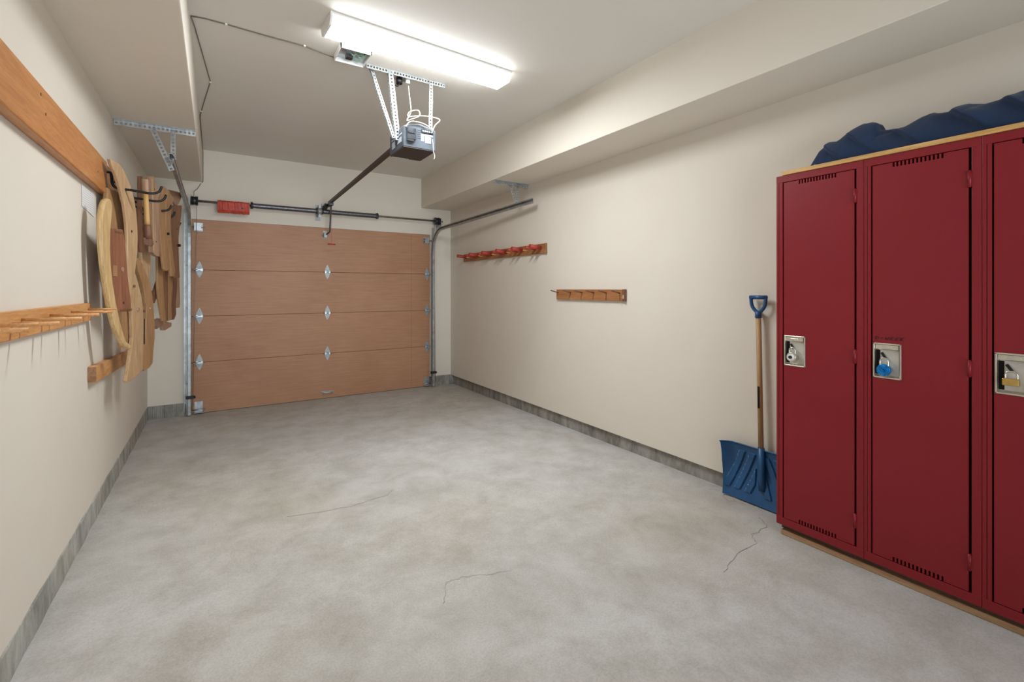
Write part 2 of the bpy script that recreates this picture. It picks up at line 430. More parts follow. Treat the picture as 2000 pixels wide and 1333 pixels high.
# ------------------------------------------------------------------ tracks
def track(sgn, xv, xend, yend, zend, label):
    """vertical C-rail, bend and horizontal rail; sgn = +1 for right side (rail opens towards the door)"""
    t = thing('garage_door_track', label, 'garage door track', (xv, 5.99, .02))
    yv = 5.985; zb = 1.86; R = .30
    def crail(pts, name, wid=.048, dep=.022, th=.003):
        """C profile swept along pts"""
        m = MB(); rings = []
        prof = [(-wid/2, 0), (-wid/2+.0, dep), (-wid/2+.012, dep+.006)]
        P = [(-wid/2+.012, -dep*.4), (-wid/2, -dep*.1), (-wid/2, dep), (wid/2, dep), (wid/2, -dep*.1), (wid/2-.012, -dep*.4),
             (wid/2-.012-th, -dep*.4+th), (wid/2-th, -dep*.1+th), (wid/2-th, dep-th), (-wid/2+th, dep-th), (-wid/2+th, -dep*.1+th), (-wid/2+.012+th, -dep*.4+th)]
        for i, p in enumerate(pts):
            p = Vector(p); d = (Vector(pts[min(i+1, len(pts)-1)])-Vector(pts[max(i-1, 0)])).normalized()
            out = Vector((sgn, 0, 0)); n_ = d.cross(out).normalized()
            rings.append([m.bm.verts.new(p+n_*a+out*b) for a, b in P])
        for i in range(len(rings)-1):
            for k in range(12):
                m.bm.faces.new([rings[i][k], rings[i][(k+1) % 12], rings[i+1][(k+1) % 12], rings[i+1][k]])
        m.bm.faces.new(rings[0]); m.bm.faces.new(rings[-1])
        return m.build(name, M_track, t)
    crail([(xv, yv, .02), (xv, yv, .7), (xv, yv, zb-.02)], 'vertical_rail')
    arc = [(xv, yv, zb-.02)]
    for k in range(0, 11):
        a = k/10*math.radians(86); arc.append((xv+(xend-xv)*.02*k/10, yv-R*(1-math.cos(a)), zb+R*math.sin(a)))
    arc.append((xend, yend, zend))
    crail(arc, 'curved_rail')
    # jamb angle against the wall
    m = MB(); m.box(xv+sgn*.028, xv+sgn*.032, yv-.015, YB-.001, .03, 2.2); m.box(min(xv+sgn*.03, xv+sgn*.062), max(xv+sgn*.03, xv+sgn*.062), YB-.006, YB-.002, .03, 2.2)
    j = m.build('jamb_angle', M_galv, t)
    for z in (.35, 1.15, 1.6):
        m = MB(); m.cyl((xv+sgn*.024, yv, z), (xv+sgn*.036, yv, z), .008, 8); m.build('bolt', M_dark_steel, t)
    # safety sensor and dark foot bracket
    m = MB(); m.box(xv-.035, xv+.035, yv-.06, yv-.025, .195, .225); m.cyl((xv-.04, yv-.045, .21), (xv+.045, yv-.045, .21), .013, 10)
    m.build('sensor_bracket', M_black, t)
    return t
tl = track(-1, -.221, -.252, 4.02, 2.275, 'galvanised roller track at the left edge of the garage door')
tr = track(1, 2.517, 2.705, 3.87, 2.25, 'galvanised roller track at the right edge of the garage door')
# hangers
m = MB(); m.angle((-.585, 4.15, 2.511), (-.122, 4.15, 2.511), .034, .003, (0, -1, 0), (0, 0, -1)); m.build('ceiling_angle', M_galv, tl, label='slotted steel angle under the soffit')
m = MB(); m.angle((-.272, 4.15, 2.50), (-.268, 4.12, 2.28), .03, .003, (1, 0, 0), (0, 1, 0)); m.build('hanger_strap', M_galv, tl)
m = MB(); m.perf((-.375, 4.145, 2.49), (-.262, 4.12, 2.20), .034, .003, (0, 1, 0)); m.build('hanger_strap', M_galv, tl)
m = MB(); m.cyl((-.285, 4.12, 2.285), (-.235, 4.12, 2.285), .008, 8); m.build('bolt', M_galv_w, tl)
m = MB(); m.angle((2.40, 4.12, 2.466), (2.83, 4.12, 2.466), .034, .003, (0, -1, 0), (0, 0, -1)); m.build('ceiling_angle', M_galv, tr, label='slotted steel angle under the soffit')
m = MB(); m.perf((2.605, 4.12, 2.46), (2.665, 4.12, 2.27), .03, .003, (0, 1, 0)); m.build('hanger_strap', M_galv, tr)
m = MB(); m.angle((2.72, 4.12, 2.46), (2.70, 4.12, 2.26), .028, .003, (-1, 0, 0), (0, 1, 0)); m.build('hanger_strap', M_galv, tr)

# ------------------------------------------------------------------ torsion shaft
SY, SZ = 5.965, 2.288
t = thing('torsion_spring_shaft', 'long steel torsion shaft with springs above the garage door', 'garage door shaft', (1.2, SY, SZ))
m = MB(); m.cyl((-.20, SY, SZ), (2.66, SY, SZ), .013, 14); m.build('shaft', M_shaft, t)
def spring(x0, x1, r=.029):
    m = MB(); L = x1-x0; turns = int(L/.012); n = 14
    pts = [(x0+L*i/(turns*2), SY, SZ) for i in range(turns*2+1)]
    m.tube(pts, [r if i % 2 else r*.93 for i in range(len(pts))], 16)
    s_ = m.build('torsion_spring', M_spring, t)
    for x in (x0, x1):
        m = MB(); m.cyl((x-.012, SY, SZ), (x+.012, SY, SZ), r*1.28, 16)
        for a in (0, 2, 4): m.cyl((x, SY, SZ), (x, SY+math.cos(a)*r*1.5, SZ+math.sin(a)*r*1.5), .005, 6)
        m.build('winding_cone', M_dark_steel, s_)
spring(.345, 1.03); spring(1.085, 1.75)
m = MB(); m.box(1.048, 1.066, SY-.02, YB-.002, SZ-.06, SZ+.07); m.cyl((1.035, SY, SZ), (1.08, SY, SZ), .04, 18)
m.box(1.03, 1.085, YB-.008, YB-.001, SZ-.10, SZ+.09); m.box(1.04, 1.075, SY-.03, SY-.02, SZ-.075, SZ-.055); m.build('centre_bracket', M_galv_w, t)
for x, sg in ((-.185, -1), (2.575, 1)):
    m = MB(); m.cyl((x-.028, SY, SZ), (x+.028, SY, SZ), .043, 22)
    for k in (-.028, -.014, .014, .028): m.cyl((x+k-.003, SY, SZ), (x+k+.003, SY, SZ), .05, 22)
    m.build('cable_drum', M_dark_steel, t)
    m = MB(); xx = x+sg*.045; m.box(xx-.004, xx+.004, SY-.05, YB-.002, SZ-.08, SZ+.04); m.box(xx-.004, xx+.03*sg+.004 if sg > 0 else xx+.004, YB-.006, YB-.001, SZ-.14, SZ+.04)
    m.build('end_bracket', M_galv, t)
    m = MB(); m.cyl((x-sg*.02, SY+.04, SZ-.01), (x+sg*.02, PY-.03, .05), .0022, 6); m.build('lift_cable', M_shaft, t)
# red cover on the shaft
m = MB()
N = 24
prof = [(-.022, .03), (-.036, .012), (-.038, -.075), (-.02, -.10), (.02, -.10), (.03, -.08), (.034, .015), (.016, .03)]
rows = []
for i in range(N+1):
    x = .021+.3*i/N
    rows.append([m.bm.verts.new((x, SY+a+random.uniform(-.0025, .0025), SZ+b+random.uniform(-.003, .003)-.004)) for a, b in prof])
for i in range(N):
    for k in range(8): m.bm.faces.new([rows[i][k], rows[i+1][k], rows[i+1][(k+1) % 8], rows[i][(k+1) % 8]])
m.bm.faces.new(rows[0]); m.bm.faces.new(rows[-1])
rc = m.build('shaft_cover', M_redbox, t, label='worn red box cover')
m = MB(); m.cyl((.252, SY-.036, SZ-.045), (.252, SY-.042, SZ-.045), .008, 10); m.build('screw', M_black, rc)
m = MB(); m.tube([(-.19, SY, SZ+.05), (-.19, SY+.01, SZ+.10), (-.16, YB-.01, SZ+.15), (-.13, YB-.006, 2.50)], .0025, 6)
m.build('cable_tail', M_black, t)

# ------------------------------------------------------------------ opener
op = thing('garage_door_opener', 'grey ceiling-hung motor box with dark drive rail to the door', 'garage door opener', (1.19, 3.2, 2.32))
BX0, BX1, BY0, BY1, BZ0, BZ1 = 1.078, 1.312, 3.06, 3.35, 2.325, 2.465
m = MB()
m.prism([(BX0, BY0, BZ0), (BX1, BY0, BZ0), (BX1, BY0, BZ1), (BX1-.04, BY0, BZ1+.014), (1.2, BY0, BZ1+.03), (BX0+.04, BY0, BZ1+.014), (BX0, BY0, BZ1)], (0, BY1-BY0, 0))
casing = m.build('motor_casing', M_opener, op, bevel=.004)
m = MB(); m.box(BX0+.002, BX1-.002, BY0+.002, BY1-.002, BZ0-.004, BZ0); m.build('base_plate', newmat('dark_base', '#382c28', .6)[0], op)
m = MB(); m.box(BX0+.01, BX1-.1, BY1-.012, BY1-.004, BZ0-.0065, BZ0-.0045); m.build('base_lip', M_cord, op)
m = MB(); m.box(BX0+.022, BX0+.085, BY0-.014, BY0-.001, BZ0+.052, BZ0+.128)
for k in range(3): m.cyl((BX0+.037+.017*k, BY0-.014, BZ0+.1), (BX0+.037+.017*k, BY0-.018, BZ0+.1), .009, 14)
m.build('wire_cover', M_dark_steel, op)
m = MB(); m.box(BX0+.022, BX0+.07, BY0-.013, BY0-.001, BZ0+.038, BZ0+.051); m.build('socket_hood', M_black, op)
m = MB(); m.box(BX0+.128, BX0+.215, BY0-.006, BY0-.001, BZ0+.112, BZ0+.136)
m.build('terminal_strip', M_black, op)
m = MB()
for k in range(5): m.cyl((BX0+.138+.016*k, BY0-.006, BZ0+.124), (BX0+.138+.016*k, BY0-.010, BZ0+.124), .005, 8)
m.build('terminal_screws', M_white, op)
m = MB(); m.box(BX0+.15, BX0+.212, BY0-.0015, BY0, BZ0+.094, BZ0+.106); m.box(BX0+.125, BX0+.147, BY0-.0015, BY0, BZ0+.055, BZ0+.106)
m.box(BX0+.155, BX0+.198, BY0-.0015, BY0, BZ0+.045, BZ0+.09); m.build('sticker', newmat('sticker_white', '#9c9da2', .5)[0], op, label='white stickers on the front')
m = MB()
for k in range(4): m.box(BX0+.159, BX0+.194, BY0-.002, BY0-.0014, BZ0+.052+.009*k, BZ0+.0545+.009*k)
m.build('sticker_print', newmat('sticker_pink', '#c9979a', .6)[0], op)
m = MB(); m.box(BX0-.0015, BX0, BY0+.03, BY1-.04, BZ0+.09, BZ0+.10); m.box(BX0-.0015, BX0, BY0+.04, BY0+.13, BZ0+.04, BZ0+.075)
m.box(BX0-.0015, BX0, BY0+.17, BY1-.05, BZ0+.03, BZ0+.08); m.build('side_label', newmat('label_grey', '#8f949c', .5)[0], op)
m = MB()
for k in range(5): m.box(BX0+.10, BX0+.122, BY0-.001, BY0+.0, BZ0+.068+.014*k, BZ0+.073+.014*k)
m.build('vent_slots', M_dark_steel, op)
m = MB(); m.cyl((BX0+.02, BY0+.14, BZ0-.01), (BX0+.02, BY0+.14, BZ0-.012), .03, 12)
# rail (square tube, slightly sloping down to the header)
RA, RB = (1.165, BY1-.02, 2.442), (1.163, 5.93, 2.392)
m = MB(); m.bar(RA, RB, .032, .034); m.build('drive_rail', M_brown_metal, op, bevel=.002)
m = MB(); m.box(1.145, 1.182, 5.78, 5.95, 2.345, 2.375); m.bar((1.14, 5.95, 2.375), (1.12, 6.06, 2.32), .045, .03); m.build('trolley', M_dark_steel, op)
m = MB(); m.box(1.10, 1.14, YB-.03, YB-.001, 2.29, 2.40); m.bar((1.12, 6.05, 2.36), (1.15, 5.93, 2.38), .05, .004); m.build('header_bracket', M_galv_w, op)
m = MB(); m.bar((1.168, 5.86, 2.35), (1.168, 5.93, 2.04), .018, .006, (0, 1, 0)); m.bar((1.168, 5.93, 2.045), (1.150, 6.02, 2.02), .016, .006); m.build('door_arm', M_black, op)
m = MB(); m.box(1.125, 1.160, PY-.05, PY-.003, 1.985, 2.045); m.cyl((1.11, PY-.03, 2.01), (1.17, PY-.03, 2.01), .008, 8); m.box(1.12, 1.165, PY-.004, PY-.001, 1.975, 2.07); m.build('door_arm_bracket', M_galv_w, op)
m = MB(); m.cyl((1.178, 5.87, 2.36), (1.178, 5.87, 1.895), .0015, 6); m.build('release_cord', M_redhandle, op)
m = MB(); m.cyl((1.135, 5.87, 1.89), (1.221, 5.87, 1.89), .0075, 10); m.build('release_handle', M_redhandle, op)
# mounting steel
m = MB(); m.angle((.855, 3.155, ZC-.002), (1.432, 3.165, ZC-.002), .030, .003, (0, 1, 0), (0, 0, -1), .02); m.build('mounting_angle', M_galv_w, op, label='white slotted angle screwed to the ceiling')
m = MB(); m.angle((1.003, 3.155, 2.86), (1.06, 3.16, 2.39), .032, .003, (1, 0, 0), (0, 1, 0), .022); m.build('hanger_strap', M_galv_w, op)
m = MB(); m.perf((1.318, 3.155, 2.86), (1.312, 3.155, 2.40), .026, .003, (0, 1, 0), .022); m.build('hanger_strap', M_galv_w, op)
m = MB(); m.angle((.888, 3.19, 2.86), (1.04, 3.17, 2.40), .020, .003, (1, 0, .3), (0, 1, 0), .022); m.build('brace_strap', M_galv_w, op)
# power cord: falls from the socket, coils once and loops over the box
def smooth_path(pts, n=8):
    P = [Vector(p) for p in pts]; out = []
    for i in range(len(P)-1):
        p0, p1, p2, p3 = P[max(i-1, 0)], P[i], P[i+1], P[min(i+2, len(P)-1)]
        for k in range(n):
            t = k/n
            out.append(.5*((2*p1)+(-p0+p2)*t+(2*p0-5*p1+4*p2-p3)*t*t+(-p0+3*p1-3*p2+p3)*t**3))
    out.append(P[-1]); return out
cord = [(1.160, 3.19, 2.80), (1.165, 3.18, 2.72), (1.172, 3.17, 2.62), (1.155, 3.16, 2.575), (1.135, 3.15, 2.535), (1.165, 3.13, 2.545),
        (1.215, 3.12, 2.575), (1.21, 3.13, 2.615), (1.16, 3.16, 2.605), (1.145, 3.15, 2.565), (1.2, 3.10, 2.565), (1.27, 3.06, 2.56), (1.335, 3.04, 2.545), (1.30, 3.04, 2.50), (1.285, 3.045, 2.462)]
m = MB(); m.tube(smooth_path(cord), .0038, 8); m.build('power_cord', M_cord, op)
m = MB(); m.tube(smooth_path([(1.09, 3.052, 2.455), (1.12, 3.045, 2.492), (1.17, 3.045, 2.50), (1.23, 3.045, 2.492), (1.275, 3.045, 2.466), (1.28, 3.048, 2.445)]), .004, 8); m.build('power_cord', M_cord, op)
m = MB(); m.tube(smooth_path([(1.285, 3.05, 2.40), (1.29, 3.047, 2.34), (1.29, 3.047, 2.315), (1.300, 3.046, 2.285), (1.293, 3.046, 2.262)]), .0022, 6); m.build('antenna_wire', M_cord, op)

# ceiling socket with plugs
t = thing('ceiling_socket', 'black plug in a ceiling socket behind the slotted angle', 'electrical socket', (1.12, 3.225, ZC))
m = MB(); m.box(1.085, 1.175, 3.19, 3.27, ZC-.012, ZC); m.build('socket_plate', M_galv, t)
m = MB(); m.cyl((1.105, 3.225, ZC-.012), (1.105, 3.225, ZC-.055), .022, 16); m.tube(smooth_path([(1.105, 3.225, ZC-.05), (1.09, 3.22, ZC-.075), (1.075, 3.22, ZC-.07)]), .007, 8); m.build('black_plug', M_black, t)
m = MB(); m.box(1.145, 1.172, 3.19, 3.215, ZC-.05, ZC-.012); m.build('white_plug', M_white, t, bevel=.003)

# open electrical box beside the light
t = thing('electrical_box', 'shallow open electrical box on the ceiling beside the tube light', 'electrical box', (.74, 3.07, ZC))
m = MB(); x0, x1, y0, y1 = .648, .838, 2.965, 3.165
m.box(x0, x1, y0, y0+.006, ZC-.035, ZC); m.box(x0, x1, y1-.006, y1, ZC-.035, ZC); m.box(x0, x0+.006, y0, y1, ZC-.035, ZC); m.box(x1-.006, x1, y0, y1, ZC-.035, ZC)
m.build('box_rim', M_white, t)
m = MB(); m.box(x0+.006, x1-.006, y0+.006, y1-.006, ZC-.008, ZC-.001); m.build('back_plate', M_galv, t)
m = MB()
for k in range(9):
    cx, cy = random.uniform(x0+.05, x1-.05), random.uniform(y0+.05, y1-.04)
    m.tube(smooth_path([(cx, cy, ZC-.01), (cx+.02, cy+.01, ZC-.024), (cx+.035, cy-.012, ZC-.02), (cx+.01, cy-.03, ZC-.012)]), .003, 6)
m.build('wires', newmat('pale_green_wire', '#8fae9c', .5)[0], t)
m = MB(); m.box(x0+.06, x0+.10, y0+.11, y0+.15, ZC-.03, ZC-.008); m.build('wire_nut', M_dark_steel, t)
m = MB(); m.cyl((x1-.03, y0+.05, ZC-.008), (x1-.03, y0+.05, ZC-.02), .008, 10); m.build('knockout', M_dark_steel, t)

# ------------------------------------------------------------------ fluorescent light
ft = thing('fluorescent_light', 'bright white wraparound tube light glowing on the ceiling', 'ceiling light', (1.13, 2.806, ZC))
ang = math.radians(3.3); fc = Vector((1.13, 2.806, 0)); ca, sa = math.cos(ang), math.sin(ang)
def FX(u, v, z): return (fc.x+u*ca-v*sa, fc.y+u*sa+v*ca, z)
HL = .607
def lightprism(m, u0, u1, prof):
    a = [m.bm.verts.new(FX(u0, v, z)) for v, z in prof]; b = [m.bm.verts.new(FX(u1, v, z)) for v, z in prof]; n = len(prof)
    m.bm.faces.new(a); m.bm.faces.new(list(reversed(b)))
    for i in range(n): m.bm.faces.new([a[i], b[i], b[(i+1) % n], a[(i+1) % n]])
prof = [(-.100, ZC-.012), (-.100, ZC-.026), (-.074, ZC-.062), (.074, ZC-.062), (.100, ZC-.026), (.100, ZC-.012)]
m = MB(); lightprism(m, -HL+.012, HL-.012, prof); ln = m.build('lens', [M_lens_side, M_lens, M_lens_edge], ft)
for pg in ln.data.polygons:
    pg.material_index = 1 if pg.normal.z < -.95 else (2 if pg.normal.z < -.3 else 0)
m = MB(); lightprism(m, -HL, HL, [(-.106, ZC-.012), (-.106, ZC-.0005), (.106, ZC-.0005), (.106, ZC-.012)]); m.build('housing', M_white, ft)
P2 = [(v*1.03, z-.002 if z < ZC-.02 else z) for v, z in prof]
for u0, u1 in ((-HL, -HL+.012), (HL-.012, HL)):
    m = MB(); lightprism(m, u0, u1, P2); m.build('end_cap', M_end if u0 > 0 else M_white, ft)

# ------------------------------------------------------------------ wires on the ceiling
def wire(name, pts, r, lab, clips):
    t = thing(name, lab, 'wire', pts[0])
    m = MB(); m.tube([Vector(p) for p in pts], r, 6); m.build('cable', M_bell, t)
    for p in clips:
        m = MB(); m.box(p[0]-.006, p[0]+.006, p[1]-.009, p[1]+.009, p[2]-.007, p[2]+.003); m.build('cable_clip', M_clip, t)
zc = ZC-.004
wire('ceiling_wire', [(-.113, 3.13, zc), (-.05, 3.118, zc), (.053, 3.120, zc), (.25, 3.132, zc), (.469, 3.136, zc), (.55, 3.155, zc-.004), (.648, 3.161, zc-.012)], .0034,
     'thin cable clipped across the ceiling to the open electrical box', [(.053, 3.12, zc), (.469, 3.136, zc)])
wire('corner_wire', [(-.113, 3.135, zc), (-.10, 3.25, zc), (-.03, 4.048, zc), (-.085, 4.6, zc), (-.112, 4.9, zc-.002), (-.113, 5.4, zc-.003), (-.112, YB-.006, zc-.02), (-.112, YB-.006, 2.52), (-.122, YB-.006, 2.508)], .0032,
     'thin bell wire bowing along the left soffit down to the garage door', [(-.03, 4.048, zc), (-.1, 4.75, zc)])

# ------------------------------------------------------------------ left wall: boards, hooks and hanging wood
lb = thing('wall_board', 'long orange-brown board running along the upper left wall', 'board', (XL, 2.6, 2.0))
m = MB(); m.box(XL+.001, -.547, .6, 3.66, 1.918, 2.113); m.build('board', M_board, lb, bevel=.006)
m = MB()
for y, z in ((2.46, 2.02), (2.40, 2.075), (3.4, 2.0)): m.cyl((-.5485, y, z), (-.5455, y, z), .006, 8)
m.build('knot', newmat('knot_brown', '#5d3c22', .6)[0], lb)
hb = thing('hook_board', 'dark brown board behind the hanging slats, with black hooks', 'hook board', (XL, 4.5, 2.0))
m = MB(); m.box(XL+.001, -.560, 3.662, 5.75, 1.925, 2.115); m.build('board', M_board_dk, hb, bevel=.003)
for y in (3.672, 3.98, 4.44, 4.82, 5.2, 5.55):
    m = MB(); m.tube(smooth_path([(-.562, y, 2.055), (-.535, y, 2.055), (-.528, y, 2.03), (-.523, y, 1.985), (-.50, y, 1.965), (-.42, y, 1.958), (-.34, y, 1.95), (-.30, y, 1.965), (-.285, y, 2.0)], 5), .0075, 8)
    m.build('hook', M_blackm, hb)

PC = {   # anchor x, y, then outline as (distance along the width, height)
'bow':(-0.473,3.36,[(-0.0874, 1.83), (-0.0551, 1.846), (-0.0221, 1.842), (-0.0092, 1.808), (-0.0144, 1.758), (-0.0297, 1.677), (-0.0348, 1.571), (-0.0221, 1.465), (-0.0014, 1.377), (0.03, 1.279), (0.07, 1.188), (0.1055, 1.114), (0.1502, 1.046), (0.2163, 1.015), (0.2163, 0.99), (0.1672, 1.001), (0.1193, 1.026), (0.0593, 1.082), (0.009, 1.151), (-0.0297, 1.232), (-0.0601, 1.319), (-0.0874, 1.405), (-0.1095, 1.489), (-0.1264, 1.582), (-0.1336, 1.665), (-0.1288, 1.741), (-0.1119, 1.795)]),
'plank':(-0.471,3.56,[(-0.1117, 1.687), (0.0306, 1.707), (0.0588, 1.615), (0.0931, 1.423), (0.1252, 1.305), (0.1458, 1.213), (-0.0081, 1.22), (-0.0352, 1.287), (-0.0646, 1.399), (-0.0909, 1.52), (-0.1065, 1.6)]),
'plank_behind':(-0.502,3.74,[(-0.0773, 1.877), (0.0284, 1.884), (0.0508, 1.805), (0.0706, 1.729), (0.0735, 1.628), (-0.0561, 1.617), (-0.0826, 1.742)]),
'big_slat':(-0.457,3.70,[(-0.215, 2.097), (-0.1604, 2.101), (-0.096, 2.099), (-0.0378, 2.07), (0.0078, 2.032), (0.0545, 1.987), (0.0933, 1.928), (0.1237, 1.848), (0.1391, 1.77), (0.1453, 1.68), (0.1391, 1.588), (0.1145, 1.484), (0.0843, 1.392), (0.0604, 1.314), (0.031, 1.302), (0.0107, 1.336), (0.0078, 1.425), (-0.0008, 1.534), (0.002, 1.643), (-0.0066, 1.752), (-0.035, 1.856), (-0.0851, 1.947), (-0.1445, 2.024), (-0.1918, 2.065)]),
'long_leg':(-0.437,3.88,[(-0.0401, 1.439), (-0.0039, 1.452), (0.0423, 1.382), (0.0832, 1.312), (0.1121, 1.228), (0.1185, 1.12), (0.1185, 1.0), (0.1121, 0.906), (0.1024, 0.806), (0.0299, 0.783), (-0.061, 0.764), (-0.1193, 0.761), (-0.125, 0.774), (-0.0903, 0.866), (-0.061, 0.963), (-0.0401, 1.04), (-0.0461, 1.132), (-0.055, 1.223), (-0.0669, 1.314)]),
'curved_leg':(-0.405,4.12,[(-0.1583, 1.548), (-0.1217, 1.563), (-0.0655, 1.517), (-0.0012, 1.459), (0.0551, 1.398), (0.0991, 1.309), (0.1232, 1.206), (0.1405, 1.103), (0.1405, 0.987), (0.1162, 0.9), (0.1059, 0.818), (0.0517, 0.792), (-0.0271, 0.785), (-0.0655, 0.796), (-0.0527, 0.896), (-0.0432, 0.968), (-0.0142, 1.065), (0.0021, 1.149), (-0.0044, 1.237), (-0.0303, 1.323), (-0.0718, 1.397), (-0.1217, 1.467)]),
'pale_slat':(-0.418,4.28,[(-0.0921, 1.617), (0.0612, 1.654), (0.0679, 1.57), (0.0546, 1.478), (0.0252, 1.423), (-0.0295, 1.462), (-0.0766, 1.536)]),
'side_rail':(-0.362,4.20,[(-0.0783, 2.143), (-0.0286, 2.157), (0.0154, 2.114), (0.0464, 2.082), (0.0568, 1.955), (0.0673, 1.775), (0.0778, 1.587), (0.0154, 1.591), (-0.0486, 1.611), (-0.0552, 1.76), (-0.0651, 1.935)]),
'side_backing':(-0.428,4.08,[(-0.0338, 2.123), (0.0152, 2.134), (0.0152, 1.776), (0.037, 1.705), (0.0653, 1.609), (-0.0186, 1.603), (-0.0459, 1.672), (-0.0398, 1.914)]),
'round_slat':(-0.331,4.50,[(-0.0224, 2.149), (0.0669, 2.137), (0.0487, 2.069), (0.0236, 2.004), (0.0129, 1.914), (0.0343, 1.798), (0.0669, 1.681), (0.0999, 1.573), (0.1036, 1.512), (0.0742, 1.495), (0.0129, 1.492), (-0.0154, 1.507), (-0.0468, 1.613), (-0.0778, 1.727), (-0.1016, 1.839), (-0.1084, 1.953), (-0.1016, 2.021), (-0.0468, 2.08)]),
'fan_slat':(-0.308,4.70,[(-0.049, 2.152), (0.0698, 2.108), (0.0208, 1.994), (0.0023, 1.888), (0.0208, 1.756), (0.0698, 1.614), (0.1043, 1.509), (0.0851, 1.456), (0.0208, 1.454), (0.0097, 1.527), (-0.0162, 1.628), (-0.0599, 1.747), (-0.0885, 1.846), (-0.0921, 1.946), (-0.0778, 2.04)]),
'dark_fan':(-0.283,4.95,[(-0.0787, 2.06), (0.1345, 2.097), (0.1181, 1.992), (0.0735, 1.875), (0.0416, 1.738), (0.0615, 1.584), (0.0856, 1.45), (-0.0328, 1.446), (-0.052, 1.556), (-0.0862, 1.682), (-0.1163, 1.809), (-0.1163, 1.936)]),
'end_board':(-0.293,5.05,[(-0.151, 2.197), (0.1028, 2.225), (0.1683, 2.214), (0.0867, 2.125), (0.0115, 2.078), (-0.0501, 2.112), (-0.151, 2.105)]),
'bundle_a':(-0.356,4.60,[(-0.0803, 1.596), (-0.0064, 1.601), (0.0211, 1.442), (0.0454, 1.3), (0.0699, 1.176), (0.0912, 1.088), (0.0211, 1.093), (-0.02, 1.18), (-0.057, 1.271), (-0.077, 1.399)]),
'bundle_b':(-0.343,4.78,[(-0.0872, 1.565), (0.0357, 1.572), (0.0466, 1.404), (0.0502, 1.244), (0.0575, 1.085), (0.0106, 1.082), (-0.0318, 1.236), (-0.0666, 1.401)]),
'bundle_c':(-0.327,4.96,[(-0.0652, 1.511), (0.0675, 1.517), (0.0524, 1.35), (0.0262, 1.207), (0.0449, 1.085), (-0.029, 1.081), (-0.0399, 1.243), (-0.0508, 1.405)]),
'bundle_d':(-0.307,5.14,[(-0.0509, 1.474), (0.0957, 1.477), (0.0642, 1.35), (0.033, 1.236), (0.0408, 1.121), (-0.0054, 1.078), (-0.0583, 1.079), (-0.0696, 1.205), (-0.0471, 1.339)]),
'strut':(-0.391,4.55,[(-0.0436, 1.292), (0.0517, 1.37), (0.0656, 1.32), (-0.0201, 1.242), (-0.0469, 1.243)]),
'far_post':(-0.291,5.30,[(-0.0289, 1.339), (0.014, 1.338), (0.0535, 1.22), (0.0455, 1.178), (-0.0443, 1.176), (-0.0443, 1.269)]),
'low_knob':(-0.372,4.90,[(-0.1457, 1.092), (-0.0836, 1.109), (0.1086, 1.065), (0.1968, 1.053), (0.189, 1.02), (0.0527, 0.998), (-0.002, 1.003), (-0.0164, 1.041), (-0.1218, 1.023), (-0.1559, 1.052)]),
}
PC['plank'][2][:] = [(p[0]-.11 if i in (0, 6, 7, 8, 9, 10) else p[0], p[1]) for i, p in enumerate(PC['plank'][2])]   # edge widened unseen behind the bow, to block lamp light from the wall
PC['plank_behind'][2][:] = [(-.15, 1.95), (.0735, 1.95), (.0735, 1.45), (-.14, 1.45)]  # outline enlarged to fill out the shadow of the hanging wood
GW = 'wooden slats and planks hanging on the left wall'
PA = math.radians(14); PD = Vector((math.sin(PA), math.cos(PA), 0)); PN = Vector((math.cos(PA), -math.sin(PA), 0))
def on(key, s_, z, off=0):
    """point on the front face of a hanging piece: s_ along its width, height z, off in front of the face"""
    ax, ay = (PC[key][0], PC[key][1]) if isinstance(key, str) else key
    return Vector((ax, ay, 0))+PD*s_+Vector((0, 0, z))+PN*off
def piece(key, name, label, cat, mat, th=.022, bev=.005, top=None, stand=None):
    """a wooden part hung broadside on the hooks, turned a little towards the room"""
    ax, ay, pts = PC[key]
    if top is not None:                                 # carry the hidden upper end up to the hook it hangs on
        zmax = max(p[1] for p in pts); pts = [(a, (top if b > zmax-.03 else b)) for a, b in pts]
    t = thing(name, label, cat, (ax, ay, sum(p[1] for p in pts)/len(pts)), GW)
    m = MB(); m.prism([on(key, a, b) for a, b in pts], -PN*th); m.build('body', mat, t, bevel=bev)
    if stand is not None:                               # stub dowel that keeps it off the wall behind
        s_, z, v = stand                                # spacer dowel that ties it to its neighbour or to the wall
        p = on(key, s_, z, -th+.002 if v is None or v[1] > 0 else 0); q = Vector((XL+.0005, p.y, z)) if v is None else p+Vector(v)
        m = MB(); m.cyl(p, q, .008, 8); m.build('spacer_dowel', M_walnut, t)
    return t
M_hole = newmat('bolt_hole', '#2e1a10', .8)[0]
def dot(t, name, key, s_, z, r, mat, dd=.004, lab=None):
    m = MB(); m.cyl(on(key, s_, z, -.001), on(key, s_, z, dd), r, 14); return m.build(name, mat, t, bevel=min(.001, dd*.3), label=lab)
def patch(t, name, key, s0, s1, z0, z1, mat, off=.002):
    m = MB(); m.prism([on(key, s0, z0), on(key, s1, z0), on(key, s1, z1), on(key, s0, z1)], PN*off); return m.build(name, mat, t)
p = piece('bow', 'bent_wood_bow', 'pale honey bent wooden bow, nearest and leftmost of the hanging wood', 'bow', M_bow, .028, .012, stand=(-.0, 1.62, tuple(-PN*.018)))
p = piece('plank', 'short_plank', 'reddish-brown short plank with a round plug beside the bent bow', 'plank', M_red, .022, .004, stand=(.12, 1.30, tuple(-PN*.010)))
dot(p, 'plug', 'plank', .019, 1.467, .015, M_grey_wood); dot(p, 'hole', 'plank', .0355, 1.268, .008, M_hole, .001)
patch(p, 'notch', 'plank', -.071, .014, 1.677, 1.687, M_walnut, .001)
patch(p, 'side_block', 'plank', -.098, -.049, 1.424, 1.487, M_tan, .003)
